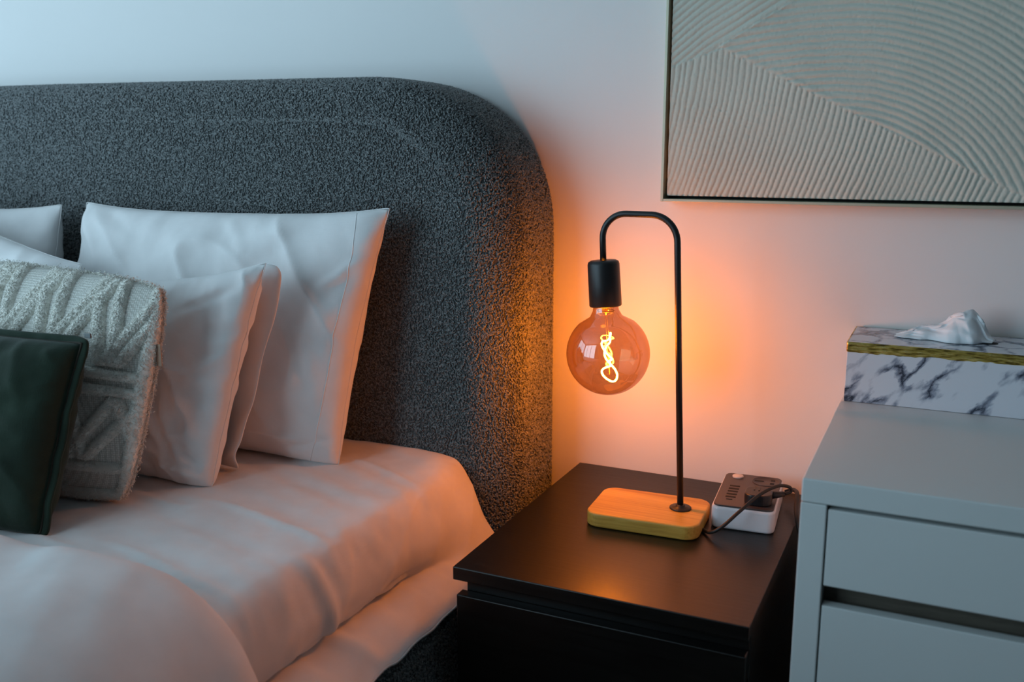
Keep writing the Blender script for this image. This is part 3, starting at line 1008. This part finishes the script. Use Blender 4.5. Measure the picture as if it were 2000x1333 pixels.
ng = np.cross(np.array(quadG[1]) - np.array(quadG[0]), np.array(quadG[3]) - np.array(quadG[0]))
ng /= np.linalg.norm(ng)
outw = np.cross(tg, ng)
outw *= np.sign((outw * (bd - cenG)).sum(1))[:, None]
for _ in range(8):
    outw = (np.roll(outw, 1, 0) + outw + np.roll(outw, -1, 0)) / 3
k = np.arange(len(bd))
wave = 0.0015 * np.sin(k * 0.135) + 0.001 * np.sin(k * 0.305 + 1)
strip = np.stack([bd - outw * 0.004, bd + outw * 0.004 + ng * wave[:, None] * 0.5, bd + outw * 0.011 + ng * wave[:, None]], 1)
fl = part('flange', strip.reshape(-1, 3), grid_faces(len(bd), 3, wrap=True), M['green'], greenc)
modifier(fl, 'SOLIDIFY', thickness=0.006, offset=0)
modifier(fl, 'SUBSURF', levels=1, render_levels=1)
tube('seam', bd + ng * 0.003, 0.0014, M['green_back'], greenc, seg=6, closed=True)
tr = QG[0][-1, -1] + np.array([0.010, -0.002, 0.012])
zp = box('zip_pull', tr - np.array([0.004, 0.0012, 0.003]), tr + np.array([0.008, 0.0012, 0.004]), M['zip'], greenc, bevel=0.001)

# ------------------------------------------------------------------ nightstand
nsd = thing('nightstand', (-0.382, -0.243, 0), 'black-brown wood nightstand with drawers between the bed and the white drawer unit', 'nightstand')
NX0, NX1, NY = -0.582, -0.182, -0.486
box('top_panel', (NX0, NY, 0.531), (NX1, -0.002, 0.55), M['veneer'], nsd, bevel=0.0012)
box('side_panel', (NX0 + 0.010, NY + 0.026, 0), (NX0 + 0.030, -0.004, 0.5305), M['veneer'], nsd, bevel=0.001)
box('side_panel', (NX1 - 0.022, NY + 0.026, 0), (NX1 - 0.002, -0.004, 0.5305), M['veneer'], nsd, bevel=0.001)
box('back_panel', (NX0 + 0.030, -0.012, 0.05), (NX1 - 0.022, -0.005, 0.5305), M['veneer'], nsd)
box('front_rail', (NX0 + 0.011, NY + 0.022, 0.47), (NX1 - 0.003, NY + 0.04, 0.5305), M['veneer'], nsd)
box('drawer', (NX0 + 0.003, NY + 0.004, 0.265), (NX1 - 0.003, NY + 0.022, 0.508), M['veneer'], nsd, bevel=0.0015)
box('drawer', (NX0 + 0.003, NY + 0.004, 0.03), (NX1 - 0.003, NY + 0.022, 0.235), M['veneer'], nsd, bevel=0.0015)

# ------------------------------------------------------------------ table lamp
lamp = thing('table_lamp', (-0.388, -0.212, 0.55), 'black arched table lamp with a bare amber globe bulb on a bamboo base', 'lamp')
LY = -0.2015
rounded_slab('base', (-0.389, -0.2115), (0.171, 0.122), 0.022, 0.5502, 0.572, M['bamboo'], lamp, rot=math.radians(3), bevel=0.003)
lathe('flange', [(0.0165, 0), (0.0165, 0.002), (0.015, 0.003), (0.0075, 0.0034), (0.007, 0.006), (0.0052, 0.0066)], (-0.343, LY, 0.572), (0, 0, 1), M['black_metal'], lamp)
pole = fillet([(-0.343, LY, 0.572), (-0.3635, LY, 1.0135), (-0.4775, LY, 1.0145), (-0.4742, LY, 0.942)], [0.040, 0.036], 12)
tube('pole', pole, 0.0048, M['black_metal'], lamp, seg=16)
ax = Vector((0.0105, 0, -0.142)).normalized()               # the socket and bulb hang along this
s0 = Vector((-0.4742, LY, 0.944))
lathe('socket', [(0.005, 0), (0.019, 0.0), (0.0228, 0.0022), (0.0240, 0.006), (0.0243, 0.035), (0.0245, 0.068), (0.0232, 0.0695), (0.0205, 0.0695), (0.0205, 0.055)], s0, ax, M['black_metal'], lamp, cap=False)
R = 0.0635
b0 = s0 + ax * 0.0625
cdist = 0.0800                                               # from b0 to the centre of the globe
gl = [(0.0185, 0.0), (0.0185, 0.006), (0.0200, 0.014), (0.0245, 0.0225)]
a0 = math.acos((cdist - 0.032) / R)
for k in range(29):
    a = a0 + (math.pi - a0) * k / 28
    gl.append((max(R * math.sin(a), 0.0004), cdist - R * math.cos(a)))
bulb = lathe('bulb', gl, b0, ax, M['glass'], lamp, seg=64, cap=False)
# inside the bulb
def along(d, x=0.0, y=0.0):
    return np.array(b0 + ax * d) + np.array([x, y, 0])
tube('glass_stem', [along(0.0), along(0.012), along(0.02)], [0.004, 0.0035, 0.002], M['brass'], bulb, seg=10)
tube('flare_ring', [along(0.014, 0.0125 * math.cos(t), 0.0125 * math.sin(t)) for t in np.linspace(0, 2 * math.pi, 28)[:-1]], 0.0008, M['brass'], bulb, seg=6, closed=True)
tube('support_wire', [along(0.018, 0.001), along(0.045, 0.002), along(0.058, 0.004)], 0.0005, M['brass'], bulb, seg=6)
tube('support_wire', [along(0.018, -0.001), along(0.07, -0.001), along(0.112, 0.001)], 0.0005, M['brass'], bulb, seg=6)
ctl = [(0.006, 0, 0.048), (0.003, 0.004, 0.055), (-0.002, 0.005, 0.061), (-0.008, 0.001, 0.062), (-0.008, -0.004, 0.067), (-0.003, -0.006, 0.075),
       (0.003, -0.004, 0.083), (0.005, 0.003, 0.089), (0.000, 0.006, 0.093), (0.001, 0.004, 0.100), (-0.008, 0.002, 0.104), (-0.011, -0.002, 0.109),
       (-0.006, -0.005, 0.116), (0.004, -0.004, 0.122), (0.010, 0.0, 0.121), (0.012, 0.003, 0.113), (0.008, 0.004, 0.104), (0.003, -0.004, 0.094),
       (-0.002, -0.006, 0.086), (-0.005, -0.002, 0.078), (-0.003, 0.003, 0.070), (0.003, 0.004, 0.062), (0.004, 0.000, 0.054), (0.006, -0.001, 0.047)]
fil = spline([along(d, x, y) for x, y, d in ctl], 150)
tube('filament', fil, 0.0013, M['filament'], bulb, seg=6)
# cord and plug of the lamp
cord = spline([(-0.312, -0.214, 0.5535), (-0.300, -0.226, 0.5535), (-0.286, -0.240, 0.558), (-0.270, -0.240, 0.570), (-0.250, -0.222, 0.590), (-0.228, -0.188, 0.608),
               (-0.208, -0.158, 0.614), (-0.194, -0.138, 0.608), (-0.192, -0.134, 0.600), (-0.1995, -0.140, 0.5968)], 70)
cd = tube('cord', cord, 0.0026, M['cord'], lamp, seg=8)

# ------------------------------------------------------------------ power strip
SR = math.radians(4.5)
SC = (-0.2565, -0.1215)
psx = thing('power_strip', (SC[0], SC[1], 0.55), 'white power strip with graphite top, round button and sockets beside the lamp', 'power strip')
rounded_slab('body', SC, (0.093, 0.156), 0.012, 0.5503, 0.5845, M['white_plastic'], psx, rot=SR, bevel=0.004)
rounded_slab('top_plate', SC, (0.088, 0.151), 0.011, 0.5840, 0.5868, M['dark_face'], psx, rot=SR, bevel=0.001)
def sp(x, y):
    return (SC[0] + x * math.cos(SR) - y * math.sin(SR), SC[1] + x * math.sin(SR) + y * math.cos(SR))
SZ = 0.5868
bx, by = sp(-0.024, 0.058)
lathe('power_button', [(0.0088, 0), (0.0088, 0.0025), (0.0078, 0.0034), (0.0004, 0.0036)], (bx, by, SZ - 0.0002), (0, 0, 1), M['button'], psx)
for k in range(5):
    rounded_slab('usb_port', sp(-0.023, 0.014 - 0.0125 * k), (0.0155, 0.0052), 0.0008, SZ - 0.0004, SZ + 0.0004, M['hole'], psx, rot=SR, bevel=0, seg=3)
rounded_slab('usb_port', sp(-0.0235, -0.0475), (0.0095, 0.0034), 0.0014, SZ - 0.0004, SZ + 0.0004, M['hole'], psx, rot=SR, bevel=0, seg=3)
sx, sy = sp(0.021, 0.050)
so = lathe('socket_outlet', [(0.0215, 0), (0.0215, 0.0012), (0.0205, 0.0012), (0.0203, 0.0006), (0.0004, 0.0006)], (sx, sy, SZ - 0.0002), (0, 0, 1), M['dark_face'], psx)
for (x, y, w, h) in ((0.0105, 0.050, 0.015, 0.0052), (0.031, 0.0575, 0.0065, 0.0085), (0.031, 0.0425, 0.0065, 0.0085)):
    rounded_slab('socket_hole', sp(x, y), (w, h), 0.0018, SZ - 0.0002, SZ + 0.0006, M['hole'], so, rot=SR, bevel=0, seg=3)
# plug of the lamp cord sits in the second socket
plug = rounded_slab('plug', sp(0.019, -0.044), (0.040, 0.042), 0.014, SZ + 0.0002, SZ + 0.017, M['black_plastic'], lamp, rot=SR, bevel=0.002)
for q in range(3):
    x, y = sp(0.012 + 0.007 * q, -0.034)
    rounded_slab('grip_rib', (x, y), (0.0025, 0.016), 0.001, SZ + 0.0168, SZ + 0.0177, M['black_plastic'], plug, rot=SR, bevel=0, seg=2)
tube('strain_relief', [(*sp(0.035, -0.036), SZ + 0.010), (*sp(0.045, -0.030), SZ + 0.010), (*sp(0.054, -0.024), SZ + 0.010)], [0.0062, 0.0052, 0.004], M['black_plastic'], plug, seg=10)
scord = spline([(-0.212, -0.045, 0.566), (-0.200, -0.050, 0.573), (-0.190, -0.075, 0.576), (-0.186, -0.110, 0.566), (-0.180, -0.135, 0.556), (-0.1715, -0.15, 0.53), (-0.168, -0.15, 0.47), (-0.167, -0.15, 0.40)], 50)
tube('power_cord', scord, 0.0034, M['cord'], psx, seg=8)

# ------------------------------------------------------------------ white drawer unit
du = thing('drawer_unit', (0.045, -0.25, 0), 'white drawer unit with recessed grip gaps, right of the black nightstand', 'drawer unit')
X0, X1, YF = -0.1305, 0.2195, -0.502
WL = M['white_lacquer']
box('top_panel', (X0, YF, 0.7225), (X1, -0.003, 0.75), WL, du, bevel=0.0016)
box('side_panel', (X0, YF, 0), (X0 + 0.028, -0.004, 0.7219), WL, du, bevel=0.0012)
box('side_panel', (X1 - 0.028, YF, 0), (X1, -0.004, 0.7219), WL, du, bevel=0.0012)
box('back_panel', (X0 + 0.028, -0.012, 0.04), (X1 - 0.028, -0.005, 0.7219), M['recess'], du)
box('carcass', (X0 + 0.0283, YF + 0.028, 0.05), (X1 - 0.0283, -0.0125, 0.7217), M['recess'], du)
for zt_, zb_ in ((0.7175, 0.627), (0.603, 0.495), (0.471, 0.363), (0.339, 0.08)):
    box('drawer', (X0 + 0.0298, YF + 0.001, zb_), (X1 - 0.0298, YF + 0.017, zt_), WL, du, bevel=0.0012)

# ------------------------------------------------------------------ tissue box
tb = thing('tissue_box', (-0.005, -0.073, 0.75), 'white marble patterned tissue box with a gold leaf rim on the white drawer unit', 'tissue box')
TX0, TX1, TY0, TY1 = -0.1255, 0.116, -0.139, -0.006
box('body', (TX0, TY0, 0.7504), (TX1, TY1, 0.8255), M['marble'], tb, bevel=0.0008)
# lid edge: a lumpy gold leaf band around the rim
nb = 520
per = []
L1, L2 = TX1 - TX0, TY1 - TY0
tot = 2 * (L1 + L2)
for k in range(nb):
    s = tot * k / nb
    if s < L1:
        per.append((TX0 + s, TY0, 0, -1))
    elif s < L1 + L2:
        per.append((TX1, TY0 + s - L1, 1, 0))
    elif s < 2 * L1 + L2:
        per.append((TX1 - (s - L1 - L2), TY1, 0, 1))
    else:
        per.append((TX0, TY1 - (s - 2 * L1 - L2), -1, 0))
GB = []
for (x, y, nx, ny) in per:
    q = 60 * (x + y)
    w0, w1_ = float(vnoise(np.array([q]), np.array([0.5]), 71)[0]), float(vnoise(np.array([q * 2.3]), np.array([3.5]), 72)[0])
    lo_ = 0.8236 + 0.0012 * w0 + 0.0012 * w1_
    prof_ = [(0.0002, lo_), (0.0011, lo_ + 0.0015), (0.0013 + 0.0005 * w1_, 0.8285), (0.0010, 0.8315), (0.0017 + 0.0004 * w0, 0.8355), (0.0012, 0.8375), (-0.0005, 0.8378)]
    GB.append([(x + nx * o, y + ny * o, z) for o, z in prof_])
part('gold_rim', np.array(GB).reshape(-1, 3), grid_faces(nb, 7, wrap=True), M['gold'], tb)
box('lid', (TX0 + 0.0005, TY0 + 0.0005, 0.8258), (TX1 - 0.0005, TY1 - 0.0005, 0.8376), M['marble'], tb)
rounded_slab('slot', (0.004, -0.066), (0.13, 0.022), 0.011, 0.8374, 0.8379, M['hole'], tb, bevel=0)

nu, nv = 90, 50
uu, vv = np.meshgrid(np.linspace(0, 1, nu), np.linspace(-1, 1, nv), indexing='ij')
_r = spline([(0.002, 0), (0.009, 0), (0.015, 0), (0.018, 0), (0.021, 0), (0.029, 0), (0.040, 0), (0.0455, 0), (0.044, 0), (0.034, 0), (0.012, 0), (0.002, 0)], nu)[:, 0]
ridge_ = np.repeat(_r[:, None], nv, 1)
tent = np.clip(1 - np.abs(vv), 0, 1) ** 0.75
pleat = np.abs(((uu * 4.2 + vv * 0.9) % 1.0) - 0.5) * 2
cre = vnoise(uu * 8 + vv * 4, vv * 4 - uu * 3, 51)
TS = np.zeros((nu, nv, 3))
TS[..., 2] = 0.8386 + ridge_ * tent * (0.90 + 0.10 * pleat) + 0.0035 * tent * (1 - np.abs(cre)) ** 3
TS[..., 0] = -0.062 + 0.128 * uu + 0.010 * tent * uu * (1 - uu) * 4 * 0.5 - 0.006 * np.abs(vv)
TS[..., 1] = -0.064 + vv * (0.008 + 0.022 * ridge_ / 0.0455) + 0.0075 * (pleat - 0.5) * (0.3 + tent) * np.clip(ridge_ / 0.02, 0, 1) + 0.004 * cre
ts = part('tissue', TS.reshape(-1, 3), grid_faces(nu, nv, flip=True), M['tissue'], loc=(0.0, -0.066, 0.8385))
tag(ts, 'crumpled white paper tissue sticking out of the marble box', 'tissue')
modifier(ts, 'SOLIDIFY', thickness=0.0006, offset=0)

# ------------------------------------------------------------------ textured picture
PX0, PX1, PZ0, PZ1, PYF = -0.4345, 0.372, 1.0245, 1.63, -0.045
pic = thing('framed_relief_picture', ((PX0 + PX1) / 2, -0.02, PZ0), 'cream plaster relief picture of combed ridges in a thin champagne frame', 'picture')
FW = 0.0045
for lo, hi in (((PX0, PYF, PZ0), (PX0 + FW, -0.001, PZ1)), ((PX1 - FW, PYF, PZ0), (PX1, -0.001, PZ1)),
               ((PX0 + FW, PYF, PZ0), (PX1 - FW, -0.001, PZ0 + FW)), ((PX0 + FW, PYF, PZ1 - FW), (PX1 - FW, -0.001, PZ1))):
    box('frame', lo, hi, M['frame_gold'], pic, bevel=0.0006)
box('backing', (PX0 + FW, -0.012, PZ0 + FW), (PX1 - FW, -0.002, PZ1 - FW), M['frame_dark'], pic)
gap = 0.0050
cx0, cx1, cz0, cz1 = PX0 + FW + gap, PX1 - FW - gap, PZ0 + FW + gap, PZ1 - FW - gap
nx_, nz_ = 570, 410
gx, gz = np.meshgrid(np.linspace(cx0, cx1, nx_), np.linspace(cz0, cz1, nz_), indexing='ij')
wob = 0.0008 * vnoise(gx * 40, gz * 16, 61) + 0.0003 * vnoise(gx * 110, gz * 60, 62)
def line_side(ax_, az_, bx_, bz_):
    """signed distance above the line a-b"""
    dx, dz = bx_ - ax_, bz_ - az_
    L = math.hypot(dx, dz)
    return ((gz - az_) * dx - (gx - ax_) * dz) / L
apx, apz = -0.3455, 1.258
s1 = line_side(-0.43, 1.2315, apx, apz)                       # left slope up to the apex
s2 = line_side(apx, apz, 0.083, 1.042)                        # long slope down to the right
s3 = line_side(apx, apz + 0.006, -0.222, 1.335)               # upper band
inA = (s1 < 0) & (s2 < 0)
inB = ~inA & (s3 > 0) & (gx < 0.3)
inC = ~inA & ~inB
sp_ = 0.0090
phA = (gx + 0.78 * np.clip(1.285 - gz, 0, 1) ** 2 + wob * (1.6 + 10 * np.clip(-0.30 - gx, 0, 1))) / sp_
phB = (s3 + 0.25 * np.clip(-0.36 - gx, 0, 1) ** 1.5 * 2.0 + wob * 0.8) / 0.0098
rC = np.hypot((gx + 0.175) * np.where(gx < -0.175, 0.55, 1.0), gz - 0.935)
phC = (rC + wob * 0.9) / 0.0102
def comb(p):
    return np.abs(np.sin(np.pi * p)) ** 0.55
amp = 0.0024
h = np.where(inA, comb(phA) * amp + 0.0004, np.where(inB, comb(phB) * amp * 0.95, comb(phC) * amp * 1.15))
h += 0.0009 * np.exp(-(np.minimum(np.abs(s2 - 0.004), 0.02) / 0.004) ** 2) * (~inB)
h += 0.0012 * np.exp(-(np.abs(s3) / 0.004) ** 2) * (gx > apx) * (~inA)
h *= 0.85 + 0.3 * vnoise(gx * 14, gz * 14, 66)
h += 0.00025 * vnoise(gx * 500, gz * 500, 64)
CV = np.stack([gx, np.full_like(gx, -0.0385) - h, gz], -1)
Vc = CV.reshape(-1, 3)
# edges of the canvas run back to the backing
i0 = np.arange(nx_ * nz_).reshape(nx_, nz_)
loop = np.concatenate([i0[:-1, 0], i0[-1, :-1], i0[1:, -1][::-1], i0[0, 1:][::-1]])
back = Vc[loop].copy()
back[:, 1] = -0.0125
nb0 = len(Vc)
k = np.arange(len(loop))
side = np.stack([loop, nb0 + k, nb0 + (k + 1) % len(loop), np.roll(loop, -1)], 1)
part('plaster_canvas', np.vstack([Vc, back]), np.vstack([grid_faces(nx_, nz_), side]), M['plaster'], pic)
